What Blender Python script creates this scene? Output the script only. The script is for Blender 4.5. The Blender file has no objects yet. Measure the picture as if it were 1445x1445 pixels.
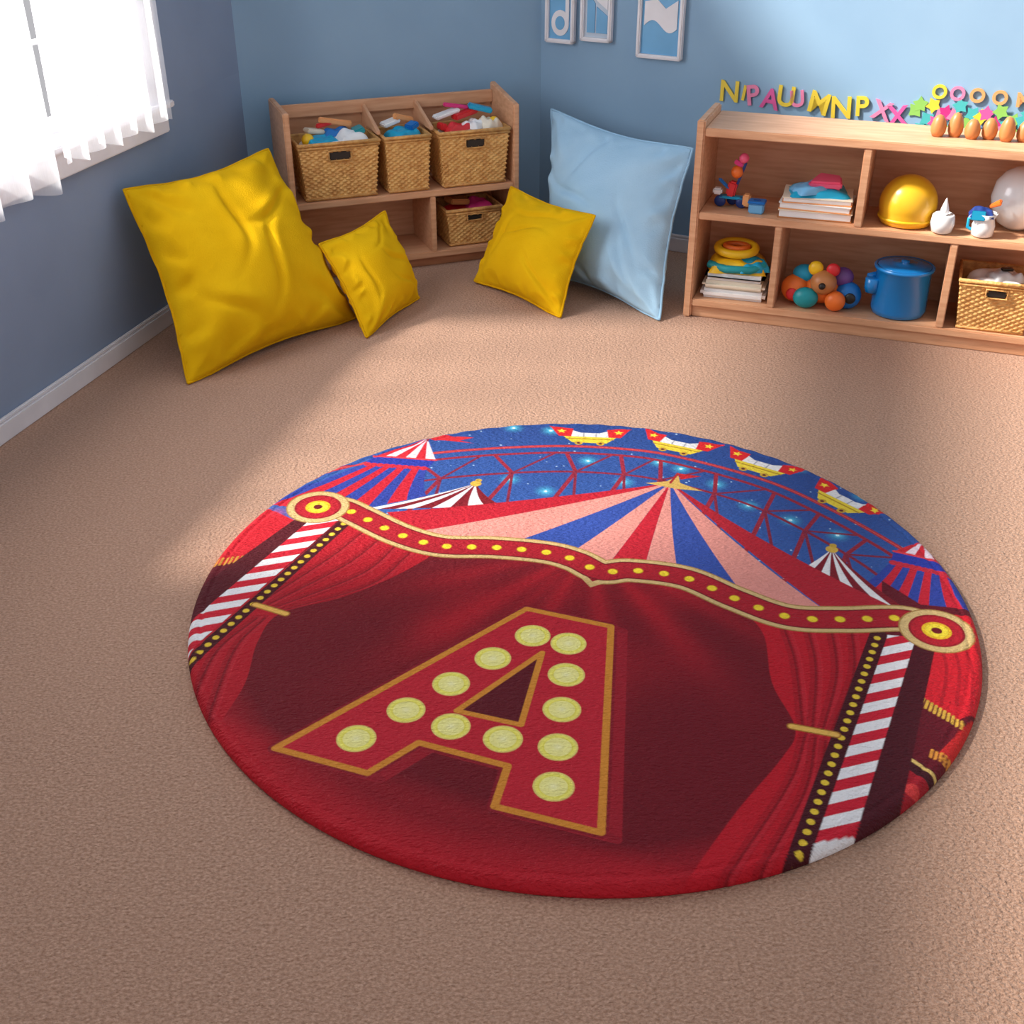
import bpy, bmesh, math, random
import numpy as np
from mathutils import Vector, Matrix, noise
random.seed(7); np.random.seed(7)
scene=bpy.context.scene
scene.view_settings.view_transform='Standard'
scene.view_settings.look='None'
def lin(c):
    return tuple((x/255/12.92) if x/255<=0.04045 else ((x/255+0.055)/1.055)**2.4 for x in c)
# ---------------------------------------------------------------- materials
def mat(name,col,rough=0.6,col2=None,nscale=8,bump=0.0,bscale=60,stretch=(1,1,1),metal=0,sheen=0,coat=0,sss=0,detail=4,spec=0.5,bdist=0.01):
    m=bpy.data.materials.new(name);m.use_nodes=True;nt=m.node_tree
    b=nt.nodes['Principled BSDF'];b.inputs['Roughness'].default_value=rough;b.inputs['Metallic'].default_value=metal
    b.inputs['Sheen Weight'].default_value=sheen;b.inputs['Coat Weight'].default_value=coat;b.inputs['Specular IOR Level'].default_value=spec
    if sheen: b.inputs['Sheen Roughness'].default_value=0.5
    c=lin(col);tc=nt.nodes.new('ShaderNodeTexCoord');mp=nt.nodes.new('ShaderNodeMapping');mp.inputs['Scale'].default_value=stretch
    nt.links.new(tc.outputs['Object'],mp.inputs['Vector'])
    n=nt.nodes.new('ShaderNodeTexNoise');n.inputs['Scale'].default_value=nscale;n.inputs['Detail'].default_value=detail
    nt.links.new(mp.outputs[0],n.inputs['Vector'])
    r=nt.nodes.new('ShaderNodeValToRGB');c2=lin(col2) if col2 else tuple(x*0.9 for x in c)
    r.color_ramp.elements[0].color=(*c2,1);r.color_ramp.elements[1].color=(*c,1)
    r.color_ramp.elements[0].position=0.35;r.color_ramp.elements[1].position=0.65
    nt.links.new(n.outputs['Fac'],r.inputs[0]);nt.links.new(r.outputs[0],b.inputs['Base Color'])
    if bump:
        n2=nt.nodes.new('ShaderNodeTexNoise');n2.inputs['Scale'].default_value=bscale;n2.inputs['Detail'].default_value=3
        nt.links.new(mp.outputs[0],n2.inputs['Vector'])
        bp=nt.nodes.new('ShaderNodeBump');bp.inputs['Strength'].default_value=bump;bp.inputs['Distance'].default_value=bdist
        nt.links.new(n2.outputs['Fac'],bp.inputs['Height']);nt.links.new(bp.outputs[0],b.inputs['Normal'])
    return m
M_floor=mat('carpet',(206,166,142),0.95,(172,132,108),nscale=160,bump=0.9,bscale=140,sheen=0.1,spec=.15,stretch=(1,1.3,1))
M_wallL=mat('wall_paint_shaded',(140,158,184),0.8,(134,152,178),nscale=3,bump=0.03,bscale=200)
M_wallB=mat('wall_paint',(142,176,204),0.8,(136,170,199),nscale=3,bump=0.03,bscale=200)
M_white=mat('white_paint',(236,234,238),0.5)
M_wood=mat('oak',(222,172,134),0.5,(206,152,114),nscale=6,stretch=(1.2,6,14),bump=0.03,bscale=30)
M_woodd=mat('oak_dark',(190,130,92),0.55,(170,112,78),nscale=6,stretch=(1.2,6,14))
M_wick=mat('wicker',(234,186,114),0.6,(206,150,84),nscale=45,bump=0.3,bscale=150)
M_wickrim=mat('wicker_rim',(222,170,100),0.6,(190,134,74),nscale=60,bump=0.5,bscale=90)
M_yel=mat('yellow_fabric',(240,190,20),0.95,(230,178,14),nscale=6,bump=0.25,bscale=260,spec=.08,bdist=.006)
M_yelp=mat('yellow_piping',(230,176,14),0.9,spec=.1)
M_blu=mat('pale_blue_fabric',(176,212,236),0.95,(166,204,230),nscale=6,bump=0.22,bscale=200,spec=.1,bdist=.006)
M_blup=mat('pale_blue_piping',(166,204,230),0.9,spec=.1)
C={}
for k,c in dict(red=(222,44,50),orange=(244,120,44),yellow=(250,200,30),cyan=(20,165,208),blue=(20,115,195),teal=(20,150,160),white=(244,244,244),cream=(240,230,210),pink=(244,96,136),green=(130,190,60),brown=(196,128,74),grey=(208,212,217),navy=(30,60,130),black=(34,30,28),skyb=(110,175,220),magenta=(224,56,134),purple=(110,70,140),
    pyellow=(246,214,70),ppink=(244,140,180),pmagenta=(232,96,165),porange=(240,170,110),pgreen=(150,205,100),pteal=(80,190,190)).items():
    C[k]=mat('toy_'+k,c,0.4)
M_enam=mat('blue_enamel',(18,128,205),0.25,coat=0.4)
M_glossy=mat('yellow_gloss',(246,190,40),0.3,coat=0.2)
M_ceram=mat('white_ceramic',(240,242,244),0.2,coat=0.4)
# ---------------------------------------------------------------- helpers
def link(o,parent=None):
    scene.collection.objects.link(o)
    if parent: o.parent=parent
    return o
def empty(name,loc=(0,0,0),rz=0,parent=None):
    o=bpy.data.objects.new(name,None);o.location=loc;o.rotation_euler=(0,0,rz);o.empty_display_size=0.05
    return link(o,parent)
def fromdata(name,V,F,m,parent=None,smooth=True):
    me=bpy.data.meshes.new(name);me.from_pydata([tuple(v) for v in V],[],F);me.update()
    if smooth: me.polygons.foreach_set('use_smooth',[True]*len(me.polygons))
    if m: me.materials.append(m)
    return link(bpy.data.objects.new(name,me),parent)
def box(name,x,y,z,m,parent=None,bev=0.003,rot=None):
    bm=bmesh.new();bmesh.ops.create_cube(bm,size=1)
    c=Vector(((x[0]+x[1])/2,(y[0]+y[1])/2,(z[0]+z[1])/2))
    bmesh.ops.scale(bm,vec=(abs(x[1]-x[0]),abs(y[1]-y[0]),abs(z[1]-z[0])),verts=bm.verts)
    if bev: bmesh.ops.bevel(bm,geom=bm.edges[:],offset=bev,segments=2,affect='EDGES')
    me=bpy.data.meshes.new(name);bm.to_mesh(me);bm.free();me.materials.append(m)
    o=link(bpy.data.objects.new(name,me),parent);o.location=c
    if rot:o.rotation_euler=rot
    return o
def lathe(name,prof,m,parent=None,loc=(0,0,0),n=40,rot=(0,0,0),sc=(1,1,1)):
    V=[];F=[]
    for r,z in prof:
        for i in range(n):
            a=2*math.pi*i/n;V.append((r*math.cos(a),r*math.sin(a),z))
    for j in range(len(prof)-1):
        for i in range(n):
            F.append((j*n+i,j*n+(i+1)%n,(j+1)*n+(i+1)%n,(j+1)*n+i))
    if prof[0][0]>1e-5:F.append(tuple(range(n-1,-1,-1)))
    if prof[-1][0]>1e-5:F.append(tuple((len(prof)-1)*n+i for i in range(n)))
    o=fromdata(name,V,F,m,parent);o.location=loc;o.rotation_euler=rot;o.scale=sc
    return o
def ball(name,loc,r,m,parent,sc=(1,1,1),rot=(0,0,0)):
    p=[(max(r*math.sin(math.pi*i/20),0.00001),-r*math.cos(math.pi*i/20)) for i in range(21)]
    return lathe(name,p,m,parent,loc,32,rot,sc)
def tube(name,pts,rad,m,parent=None,cyclic=False):
    cu=bpy.data.curves.new(name,'CURVE');cu.dimensions='3D';s=cu.splines.new('POLY');s.points.add(len(pts)-1)
    for p,q in zip(s.points,pts):p.co=(*q,1)
    s.use_cyclic_u=cyclic;cu.bevel_depth=rad;cu.bevel_resolution=3
    dg=bpy.data.objects.new(name+'_c',cu);scene.collection.objects.link(dg)
    me=bpy.data.meshes.new_from_object(dg.evaluated_get(bpy.context.evaluated_depsgraph_get()))
    bpy.data.objects.remove(dg);me.name=name;me.materials.clear();me.materials.append(m)
    me.polygons.foreach_set('use_smooth',[True]*len(me.polygons))
    return link(bpy.data.objects.new(name,me),parent)
def prism(name,pts,t,m,parent,loc=(0,0,0),rot=(0,0,0),bev=0.002):
    bm=bmesh.new();vs=[bm.verts.new((p[0],p[1],0)) for p in pts];f=bm.faces.new(vs)
    e=bmesh.ops.extrude_face_region(bm,geom=[f]);bmesh.ops.translate(bm,vec=(0,0,t),verts=[g for g in e['geom'] if isinstance(g,bmesh.types.BMVert)])
    bmesh.ops.recalc_face_normals(bm,faces=bm.faces)
    if bev:bmesh.ops.bevel(bm,geom=bm.edges[:],offset=bev,segments=2,affect='EDGES')
    me=bpy.data.meshes.new(name);bm.to_mesh(me);bm.free();me.materials.append(m)
    o=link(bpy.data.objects.new(name,me),parent);o.location=loc;o.rotation_euler=rot;return o
# ---------------------------------------------------------------- room shell
C1=Vector((-0.96,4.43));C2=Vector((0.11,4.832));LD=Vector((0.27,0.962)).normalized();L0=Vector((-1.39,2.912))
R2=Vector((2.9,4.894-0.56*2.9))
HW=2.5
o=box('floor',(-2.4,3.2),(-0.6,5.2),(-0.05,0),M_floor,bev=0)
def wall(name,a,b,th,m,holes=None):
    d=(b-a);L=d.length;d.normalize()
    e=empty(name,(a.x,a.y,0),math.atan2(d.y,d.x))
    if not holes:
        box('panel',(0,L),(0,th),(0,HW),m,e,0)
    else:
        s0,s1,z0,z1=holes
        box('panel_lower',(0,L),(0,th),(0,z0),m,e,0);box('panel_upper',(0,L),(0,th),(z1,HW),m,e,0)
        box('panel_near',(0,s0),(0,th),(z0,z1),m,e,0);box('panel_far',(s1,L),(0,th),(z0,z1),m,e,0)
    return e
LA=L0-LD*2.6
S=2.6;WN=-0.75
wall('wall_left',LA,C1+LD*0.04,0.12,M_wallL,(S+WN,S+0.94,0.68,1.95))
wall('wall_back',C1,C2+(C2-C1).normalized()*0.03,0.12,M_wallB)
wall('wall_right',C2,R2,0.12,M_wallB)
def base(name,a,b):
    d=b-a;L=d.length;e=empty(name,(a.x,a.y,0),math.atan2(d.y,d.x));box('board',(0,L),(-0.014,0),(0,0.055),M_white,e,0.003);box('cap',(0,L),(-0.010,0),(0.055,0.066),M_white,e,0.003)
base('baseboard_left',LA,C1);base('baseboard_back',C1,C2);base('baseboard_right',C2,R2)
# window
w=empty('window_1',(LA.x,LA.y,0),math.atan2(LD.y,LD.x))
def wb(n,x,y,z,m=M_white,bev=0.004):return box(n,(x[0]+S,x[1]+S),y,z,m,w,bev)
wb('frame_right',(0.93,1.035),(-0.03,0.06),(0.68,2.05));wb('frame_left',(WN-.1,WN+.01),(-0.03,0.06),(0.68,2.05))
wb('frame_top',(WN-.1,1.035),(-0.03,0.06),(1.95,2.05));wb('apron',(WN-.1,1.035),(-0.03,0.0),(0.60,0.68));wb('sill',(WN-.12,1.05),(-0.05,0.06),(0.675,0.695))
wb('reveal_right',(0.90,0.935),(0,0.12),(0.69,1.95));wb('rail_bottom',(WN,0.93),(0.05,0.09),(0.69,0.73))
for i in range(5): wb('mullion_%d'%i,(0.93-0.33*(i+1),0.942-0.33*(i+1)),(0.06,0.08),(0.69,1.95),bev=0)
for i in range(4): wb('muntin_%d'%i,(WN,0.93),(0.06,0.08),(0.93+0.25*i,0.940+0.25*i),bev=0)
# curtain
mc=bpy.data.materials.new('sheer_curtain');mc.use_nodes=True;nt=mc.node_tree;nt.nodes.clear()
out=nt.nodes.new('ShaderNodeOutputMaterial');mx=nt.nodes.new('ShaderNodeMixShader');mx2=nt.nodes.new('ShaderNodeMixShader')
tr=nt.nodes.new('ShaderNodeBsdfTransparent');tl=nt.nodes.new('ShaderNodeBsdfTranslucent');df=nt.nodes.new('ShaderNodeBsdfDiffuse')
for n_ in(tl,df):n_.inputs[0].default_value=(0.88,0.89,0.92,1)
wv=nt.nodes.new('ShaderNodeTexNoise');wv.inputs['Scale'].default_value=40;mr=nt.nodes.new('ShaderNodeMapRange');mr.inputs['To Min'].default_value=0.54;mr.inputs['To Max'].default_value=0.62
nt.links.new(wv.outputs['Fac'],mr.inputs['Value']);mx2.inputs[0].default_value=0.45
nt.links.new(tl.outputs[0],mx2.inputs[1]);nt.links.new(df.outputs[0],mx2.inputs[2])
nt.links.new(mr.outputs[0],mx.inputs[0]);nt.links.new(mx2.outputs[0],mx.inputs[1]);nt.links.new(tr.outputs[0],mx.inputs[2]);nt.links.new(mx.outputs[0],out.inputs[0])
cur=empty('curtain',(LA.x,LA.y,0),math.atan2(LD.y,LD.x))
def curtain(name,s0,s1,zb,fr,ph):
    NX=160;NZ=30;V=[];F=[]
    for j in range(NZ+1):
        for i in range(NX+1):
            u=i/NX;t=j/NZ;x=s0+(s1-s0)*u+S;amp=0.010+0.014*t
            V.append((x,-0.075-amp*(1+math.sin(u*fr+ph+0.5*math.sin(3*u+t))),2.0+(zb+0.010*math.sin(u*fr*0.5+ph)-2.0)*t))
    for j in range(NZ):
        for i in range(NX):
            a=j*(NX+1)+i;F.append((a,a+1,a+NX+2,a+NX+1))
    return fromdata(name,V,F,mc,cur)
curtain('panel_far',0.36,0.94,0.665,44,0.4);curtain('panel_near',-0.80,0.355,0.615,60,1.2)
tube('rod',[(-1.0+S,-0.09,2.02),(1.1+S,-0.09,2.02)],0.01,M_white,cur)
# ---------------------------------------------------------------- framed pictures and wall letters
WR=math.atan2(-0.56,1);cosw=math.cos(WR)
M_card=mat('pale_card',(196,210,224))
def picture(x0,x1,z0,h,kind):
    s=(x0-C2.x)/cosw;L=(x1-x0)/cosw
    e=empty('picture_frame',(C2.x+s*cosw,C2.y+s*math.sin(WR),z0),WR)
    f=0.014
    box('left',(0,f),(-0.03,-0.002),(0,h),M_white,e,0.004);box('right',(L-f,L),(-0.03,-0.002),(0,h),M_white,e,0.004)
    box('bottom',(0,L),(-0.03,-0.002),(0,f),M_white,e,0.004);box('top',(0,L),(-0.03,-0.002),(h-f,h),M_white,e,0.004)
    box('backing',(f/2,L-f/2),(-0.015,-0.002),(f/2,h-f/2),C['skyb'] if kind!=1 else M_card,e,0)
    rx=(math.pi/2,0,0)
    if kind==0:
        ps=[(0.5*L+0.3*L*math.cos(a),0.07+0.045*math.sin(a)) for a in np.linspace(0,2*math.pi,24,endpoint=False)]
        prism('shape_disc',ps,0.004,M_white,e,(0,-0.015,0),rx,0)
        prism('shape_core',[(0.5*L+0.16*L*math.cos(a),0.07+0.024*math.sin(a)) for a in np.linspace(0,2*math.pi,20,endpoint=False)],0.005,C['skyb'],e,(0,-0.016,0),rx,0)
        prism('shape_stem',[(0.68*L,0.08),(0.8*L,0.08),(0.8*L,0.2),(0.45*L,0.22),(0.45*L,0.19),(0.68*L,0.17)],0.004,M_white,e,(0,-0.016,0),rx,0)
    elif kind==1:
        prism('shape_a',[(0.2*L,0.03),(0.45*L,0.03),(0.45*L,0.13),(0.2*L,0.17)],0.004,C['skyb'],e,(0,-0.015,0),rx,0)
        prism('shape_b',[(0.5*L,0.03),(0.85*L,0.03),(0.85*L,0.09),(0.5*L,0.12)],0.004,C['skyb'],e,(0,-0.015,0),rx,0)
        prism('shape_c',[(0.5*L,0.14),(0.85*L,0.11),(0.85*L,0.2),(0.5*L,0.2)],0.004,M_white,e,(0,-0.015,0),rx,0)
    else:
        prism('shape_wave',[(0.14*L,0.14)]+[(L*(0.14+0.72*t),0.11+0.02*math.sin(t*6)) for t in np.linspace(0,1,14)]+[(0.86*L,0.2),(0.6*L,0.17),(0.4*L,0.2),(0.14*L,0.19)],0.004,M_white,e,(0,-0.015,0),rx,0)
picture(0.135,0.240,0.722,0.26,0);picture(0.262,0.372,0.738,0.26,1);picture(0.461,0.614,0.699,0.30,2)
def glyph(ch,X,z,h,m,parent,rot=0,idx=0,sx=1):
    cu=bpy.data.curves.new('g','FONT');cu.body=ch;cu.size=h;cu.extrude=0.002;cu.offset=0.002;cu.align_x='CENTER'
    ob=bpy.data.objects.new('g',cu);scene.collection.objects.link(ob)
    me=bpy.data.meshes.new_from_object(ob.evaluated_get(bpy.context.evaluated_depsgraph_get()));bpy.data.objects.remove(ob)
    me.materials.clear();me.materials.append(m)
    g=link(bpy.data.objects.new('letter_%d'%idx,me),parent);g.location=((X-C2.x)/cosw,-0.006,z);g.rotation_euler=(math.pi/2,rot,0);g.scale=(sx,1,1)
le=empty('wall_letters',(C2.x,C2.y,0),WR)
row=[('N','pyellow',.765,.10),('I','pyellow',.81,.07),('P','ppink',.845,.095),('A','pmagenta',.895,.095),('U','pyellow',.945,.095),('U','ppink',.985,.075),('M','pyellow',1.045,.10),('N','pyellow',1.12,.10),('P','pyellow',1.18,.09),('X','ppink',1.235,.085),('X','pmagenta',1.29,.09)]
for i,(ch,c,X,h) in enumerate(row):
    glyph(ch,X+.012,0.578+0.010*math.sin(i*1.7)-0.008*(i>6),h,C[c],le,0.18*math.sin(i*2.3),i)
for i,(ch,c,X) in enumerate([('O','pyellow',1.405),('O','ppink',1.455),('O','porange',1.51),('O','porange',1.57),('M','porange',1.635)]):
    glyph(ch,X,0.660,0.060,C[c],le,0.1*math.sin(i*3),20+i)
de=empty('wall_stickers',(C2.x,C2.y,0),WR)
cols=['pgreen','pgreen','pteal','pteal','pyellow','pmagenta','ppink','magenta','pgreen','ppink','pteal']
for i in range(30):
    X=1.345+0.36*(i/29);z=0.600+0.035*math.sin(i*2.1)+.014*math.cos(i*5);n=4+i%3
    pts=[((0.027 if k%2 else 0.016)*math.cos(k*math.pi/n+i),(0.027 if k%2 else 0.016)*math.sin(k*math.pi/n+i)) for k in range(2*n)]
    prism('sticker_%d'%i,pts,0.002,C[cols[i%11]],de,((X-C2.x)/cosw,-0.002-0.0004*i,z),(math.pi/2,0,0),0)
# ---------------------------------------------------------------- wicker basket builder
def basket(name,w,d,h,parent,loc,taper=0.86,hole=True,contents=None):
    e=empty(name,loc,0,parent)
    def ring(t,n_w,n_d,off=0):
        k=taper+(1-taper)*t;W=w*k/2;D=d*k/2
        P=[]
        for i in range(n_w):P.append((-W+2*W*i/n_w,-D,0,-1,i))
        for i in range(n_d):P.append((W,-D+2*D*i/n_d,1,0,n_w+i))
        for i in range(n_w):P.append((W-2*W*i/n_w,D,0,1,n_w+n_d+i))
        for i in range(n_d):P.append((-W,D-2*D*i/n_d,-1,0,2*n_w+n_d+i))
        return P
    sp=0.013;nw=max(4,2*int(w/sp/2))*4;nd=max(4,2*int(d/sp/2))*4;rows=int(h/0.0080);sub=4
    V=[];F=[];T=2*(nw+nd)
    for j in range(rows*sub+1):
        t=j/(rows*sub);r=j//sub;ph=(j%sub)/sub
        for (x,y,nx,ny,i) in ring(t,nw,nd):
            bulge=math.sin(math.pi*ph)**.6;a=math.cos(math.pi*i/4.0+math.pi*(r%2))
            off=0.0034*bulge*(0.5+0.8*a)-0.0015
            V.append((x+nx*off,y+ny*off,h*t))
    for j in range(rows*sub):
        for i in range(T):F.append((j*T+i,j*T+(i+1)%T,(j+1)*T+(i+1)%T,(j+1)*T+i))
    fromdata('weave',V,F,M_wick,e)
    k=taper;box('base',(-w*k/2,w*k/2),(-d*k/2,d*k/2),(0,0.008),M_wickrim,e,0.002)
    for nm,sx,sy in(('liner_f',0,-1),('liner_b',0,1),('liner_l',-1,0),('liner_r',1,0)):
        V=[];tt=[0,1]
        for t in tt:
            kk=taper+(1-taper)*t;W=w*kk/2-0.006;D=d*kk/2-0.006
            if sx==0:V+=[(-W,sy*D,h*t),(W,sy*D,h*t)]
            else:V+=[(sx*W,-D,h*t),(sx*W,D,h*t)]
        fromdata(nm,V,[(0,1,3,2)],M_wickrim,e)
    W=w/2;D=d/2
    for q,rr in((h,0.007),(h-0.012,0.005),(0.006,0.005)):
        kk=taper+(1-taper)*q/h
        tube('rim_%d'%int(q*1000),[(-W*kk,-D*kk,q),(W*kk,-D*kk,q),(W*kk,D*kk,q),(-W*kk,D*kk,q)],rr,M_wickrim,e,True)
    if hole:
        kk=taper+(1-taper)*0.78;y=-D*kk
        box('handle_hole_shade',(-w*0.13,w*0.13),(y-0.005,y+0.002),(h*0.72,h*0.87),C['black'],e,0.004)  # solid black block paints the shade inside the handle hole; weave is uncut
        tube('handle_rim',[(-w*.14,y-.006,h*.71),(w*.14,y-.006,h*.71),(w*.14,y-.007,h*.88),(-w*.14,y-.007,h*.88)],0.003,M_wickrim,e,True)
    return e
def cloth(name,loc,sx,sy,sz,m,parent,seed=0,rot=0):
    V=[];F=[];n=22
    for j in range(n):
        for i in range(n):
            u=-1+2*i/(n-1);v=-1+2*j/(n-1)
            q=(1-u**4)*(1-v**4)
            z=sz*(q**0.5)*(0.75+0.5*noise.noise(Vector((u*1.6+seed,v*1.6,seed))))
            V.append((u*sx*(1+.1*noise.noise(Vector((v*2,seed,0)))),v*sy*(1+.1*noise.noise(Vector((u*2,seed,3)))),z))
    for j in range(n-1):
        for i in range(n-1):
            a=j*n+i;F.append((a,a+1,a+n+1,a+n))
    o=fromdata(name,V,F,m,parent);o.location=loc;o.rotation_euler=(0,0,rot);return o
# ---------------------------------------------------------------- back shelf (storage unit)
BA=math.atan2(.358,.934)
bs=empty('basket_shelf',(-0.16,4.40,0),BA)
x0,x1=-0.655,0.20;t=0.022;D=0.25
def side(name,xa,xb,ztf,ztb):
    V=[];bm=bmesh.new()
    pr=[(0,0),(D,0),(D,ztb),(0,ztf)]
    for x in(xa,xb):
        for y,z in pr:V.append(bm.verts.new((x,y,z)))
    bm.faces.new(V[:4][::-1]);bm.faces.new(V[4:])
    for k in range(4):bm.faces.new((V[k],V[(k+1)%4],V[4+(k+1)%4],V[4+k]))
    bmesh.ops.recalc_face_normals(bm,faces=bm.faces);bmesh.ops.bevel(bm,geom=bm.edges[:],offset=0.004,segments=3,affect='EDGES')
    me=bpy.data.meshes.new(name);bm.to_mesh(me);bm.free();me.materials.append(M_wood);return link(bpy.data.objects.new(name,me),bs)
side('side_left',x0,x0+t,0.595,0.60);side('side_right',x1-t,x1,0.565,0.60)
box('back_panel',(x0+t,x1-t),(D-0.012,D),(0.03,0.565),M_wood,bs,0.002)
box('back_rail',(x0+t,x1-t),(D-0.03,D-0.012),(0.53,0.575),M_wood,bs,0.003)
box('shelf_middle',(x0+t,x1-t),(0.0,D-0.012),(0.262,0.285),M_wood,bs)
box('shelf_bottom',(x0+t,x1-t),(0.0,D-0.012),(0.035,0.058),M_wood,bs)
box('plinth',(x0+t,x1-t),(0.02,0.035),(0,0.035),M_woodd,bs)
box('divider_lower',(-0.145,-0.125),(0.0,D-0.012),(0.058,0.262),M_wood,bs)
for k,xx in enumerate((-0.318,-0.123)):
    o=prism('divider_upper_%d'%k,[(0.175,0.285),(D-0.014,0.285),(D-0.014,0.565),(0.03,0.505),(0.03,0.492),(0.175,0.492)],0.013,M_wood,bs,(xx+.0065,0,0),(math.pi/2,0,math.pi/2),0.002)
    o.location=(xx-.0065,0,0)
def place(lx,ly,lz,par):
    a=par.rotation_euler[2];return (par.location.x+lx*math.cos(a)-ly*math.sin(a),par.location.y+lx*math.sin(a)+ly*math.cos(a),lz)
def wbasket(lx,ly,lz,w,d,h,par,taper=.88,hole=True):
    e=basket('wicker_basket',w,d,h,None,place(lx,ly,lz,par),taper,hole);e.rotation_euler=(0,0,par.rotation_euler[2]);return e
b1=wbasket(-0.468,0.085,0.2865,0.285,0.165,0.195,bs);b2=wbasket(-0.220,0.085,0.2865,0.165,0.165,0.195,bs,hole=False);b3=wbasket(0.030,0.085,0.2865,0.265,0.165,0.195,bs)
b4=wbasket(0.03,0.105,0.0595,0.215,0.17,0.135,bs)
def toypile(name,par,items):
    e=par
    for i,it in enumerate(items):
        kind,loc,sc,c,rot=it
        if kind=='cloth':cloth('%s_%d'%(name,i),loc,*sc,C[c],e,i+loc[0]*9,rot)
        elif kind=='ball':ball('%s_%d'%(name,i),loc,sc[0],C[c],e,(1,1,sc[1]))
        elif kind=='box':box('%s_%d'%(name,i),(loc[0]-sc[0],loc[0]+sc[0]),(loc[1]-sc[1],loc[1]+sc[1]),(loc[2]-sc[2],loc[2]+sc[2]),C[c],e,0.004,rot)
toypile('toy',b1,[('cloth',(0,0,.155),(.125,.068,.055),'white',0),('cloth',(-.05,-.02,.19),(.055,.035,.025),'cyan',.3),('cloth',(.06,-.01,.19),(.05,.045,.03),'white',.2),('cloth',(.02,.03,.20),(.05,.03,.03),'blue',.1),('box',(-.06,.03,.218),(.035,.02,.008),'cream',(0,.2,.3)),('ball',(-.095,-.02,.20),(.022,1),'yellow',0),('box',(.02,.045,.240),(.06,.008,.010),'porange',(0,.2,0)),('box',(.09,.0,.215),(.02,.03,.010),'teal',(0,-.3,0)),('box',(-.02,.045,.235),(.03,.008,.008),'red',(0,-.2,0))])
toypile('toy',b2,[('cloth',(0,0,.155),(.07,.065,.05),'cream',0),('cloth',(.0,-.01,.185),(.055,.045,.035),'cyan',.5),('box',(-.03,.035,.225),(.035,.02,.008),'white',(0,-.2,.3)),('box',(.02,.04,.235),(.04,.012,.010),'porange',(0,.3,.3)),('box',(.04,.0,.215),(.02,.02,.01),'blue',(0,-.3,.5))])
toypile('toy',b3,[('cloth',(0,0,.155),(.115,.068,.055),'white',0),('cloth',(.075,-.015,.19),(.040,.04,.04),'cream',.5),('cloth',(-.04,-.015,.19),(.055,.035,.028),'red',.2),('cloth',(.02,-.01,.195),(.04,.04,.03),'white',.7),('box',(-.0,.03,.235),(.05,.018,.010),'red',(0,-.15,.3)),('box',(.06,.03,.25),(.045,.018,.009),'cyan',(0,.25,-.2)),('box',(-.07,.03,.24),(.05,.02,.007),'white',(0,-.2,.2)),('box',(-.03,.04,.262),(.05,.008,.007),'magenta',(0,.2,.1)),('ball',(.1,-.01,.205),(.02,1),'yellow',0),('box',(-.1,-.01,.205),(.012,.02,.012),'red',(0,.2,.2))])
toypile('toy',b4,[('cloth',(0,0,.10),(.095,.07,.04),'red',0),('box',(-.04,0,.15),(.04,.03,.01),'brown',(0,.15,.2)),('cloth',(.04,0,.12),(.05,.05,.03),'magenta',0)])
# ---------------------------------------------------------------- right shelf
RA=math.atan2(-.33,.95)
rs=empty('toy_shelf',(0.588,3.841,0),RA)
Lr=1.36;D2=0.27
box('side_left',(-0.012,0.014),(0,D2),(0,0.648),M_wood,rs,0.005);box('side_right',(Lr,Lr+.026),(0,D2),(0,0.648),M_wood,rs,0.005)
box('top',(0.014,Lr),(0.004,D2),(0.598,0.624),M_wood,rs);box('shelf_middle',(0.014,Lr),(0.004,D2-0.01),(0.335,0.358),M_wood,rs)
box('shelf_bottom',(0.014,Lr),(0.004,D2-0.01),(0.04,0.064),M_wood,rs);box('plinth',(0.014,Lr),(0.015,0.03),(0,0.04),M_wood,rs)
box('back_panel',(0.014,Lr),(D2-0.012,D2),(0.04,0.598),M_wood,rs,0.001)
box('divider_upper',(0.50,0.525),(0.006,D2-0.012),(0.358,0.598),M_wood,rs)
for k,xx in enumerate((0.262,0.795)):box('divider_lower_%d'%k,(xx,xx+0.023),(0.006,D2-0.012),(0.064,0.335),M_wood,rs)
z1=0.3585;z0=0.0645
def R(name,lx,ly,lz,rz=0):
    return empty(name,place(lx,ly,lz,rs),RA+rz)
e=R('toy_figure',0.10,0.09,z1)
for k,(a,b) in enumerate(((-.035,0),(.035,0.0),(0.0,.03))):
    lathe('wheel_%d'%k,[(0.001,-.006),(.016,-.006),(.019,0),(.016,.006),(.001,.006)],C['navy'],e,(a,b,.019),24,(math.pi/2,0,0))
box('deck',(-.04,.04),(-.008,.025),(.028,.036),C['cyan'],e);box('body',(-.015,.015),(-.01,.02),(.036,.085),C['red'],e,.006,(0,.2,0))
ball('head',(.012,.005,.115),.02,C['orange'],e);box('arm',(-.05,.0),(-.005,.005),(.07,.08),C['blue'],e,.003,(0,.7,0));box('mast',(.018,.026),(0,.01),(.04,.15),C['navy'],e,.002,(0,.3,0));ball('cap',(.03,.005,.16),.016,C['pink'],e);box('flag',(.0,.03),(0,.006),(.135,.15),C['magenta'],e,.002,(0,.5,0))
box('side_car',(.04,.065),(-.02,.01),(.012,.05),C['porange'],e,.005);box('seat',(-.06,-.03),(-.01,.02),(.04,.06),C['white'],e,.005)
e=R('toy_box',0.190,0.06,z1);box('tub',(-.024,.024),(-.02,.02),(0,.032),C['skyb'],e,.004);box('lid',(-.028,.028),(-.024,.024),(.032,.04),C['blue'],e,.003);box('slot',(-.012,.012),(-.003,.003),(.0395,.042),C['navy'],e,.0005)
e=R('book_stack',0.373,0.115,z1,0.02)
zz=0
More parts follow.
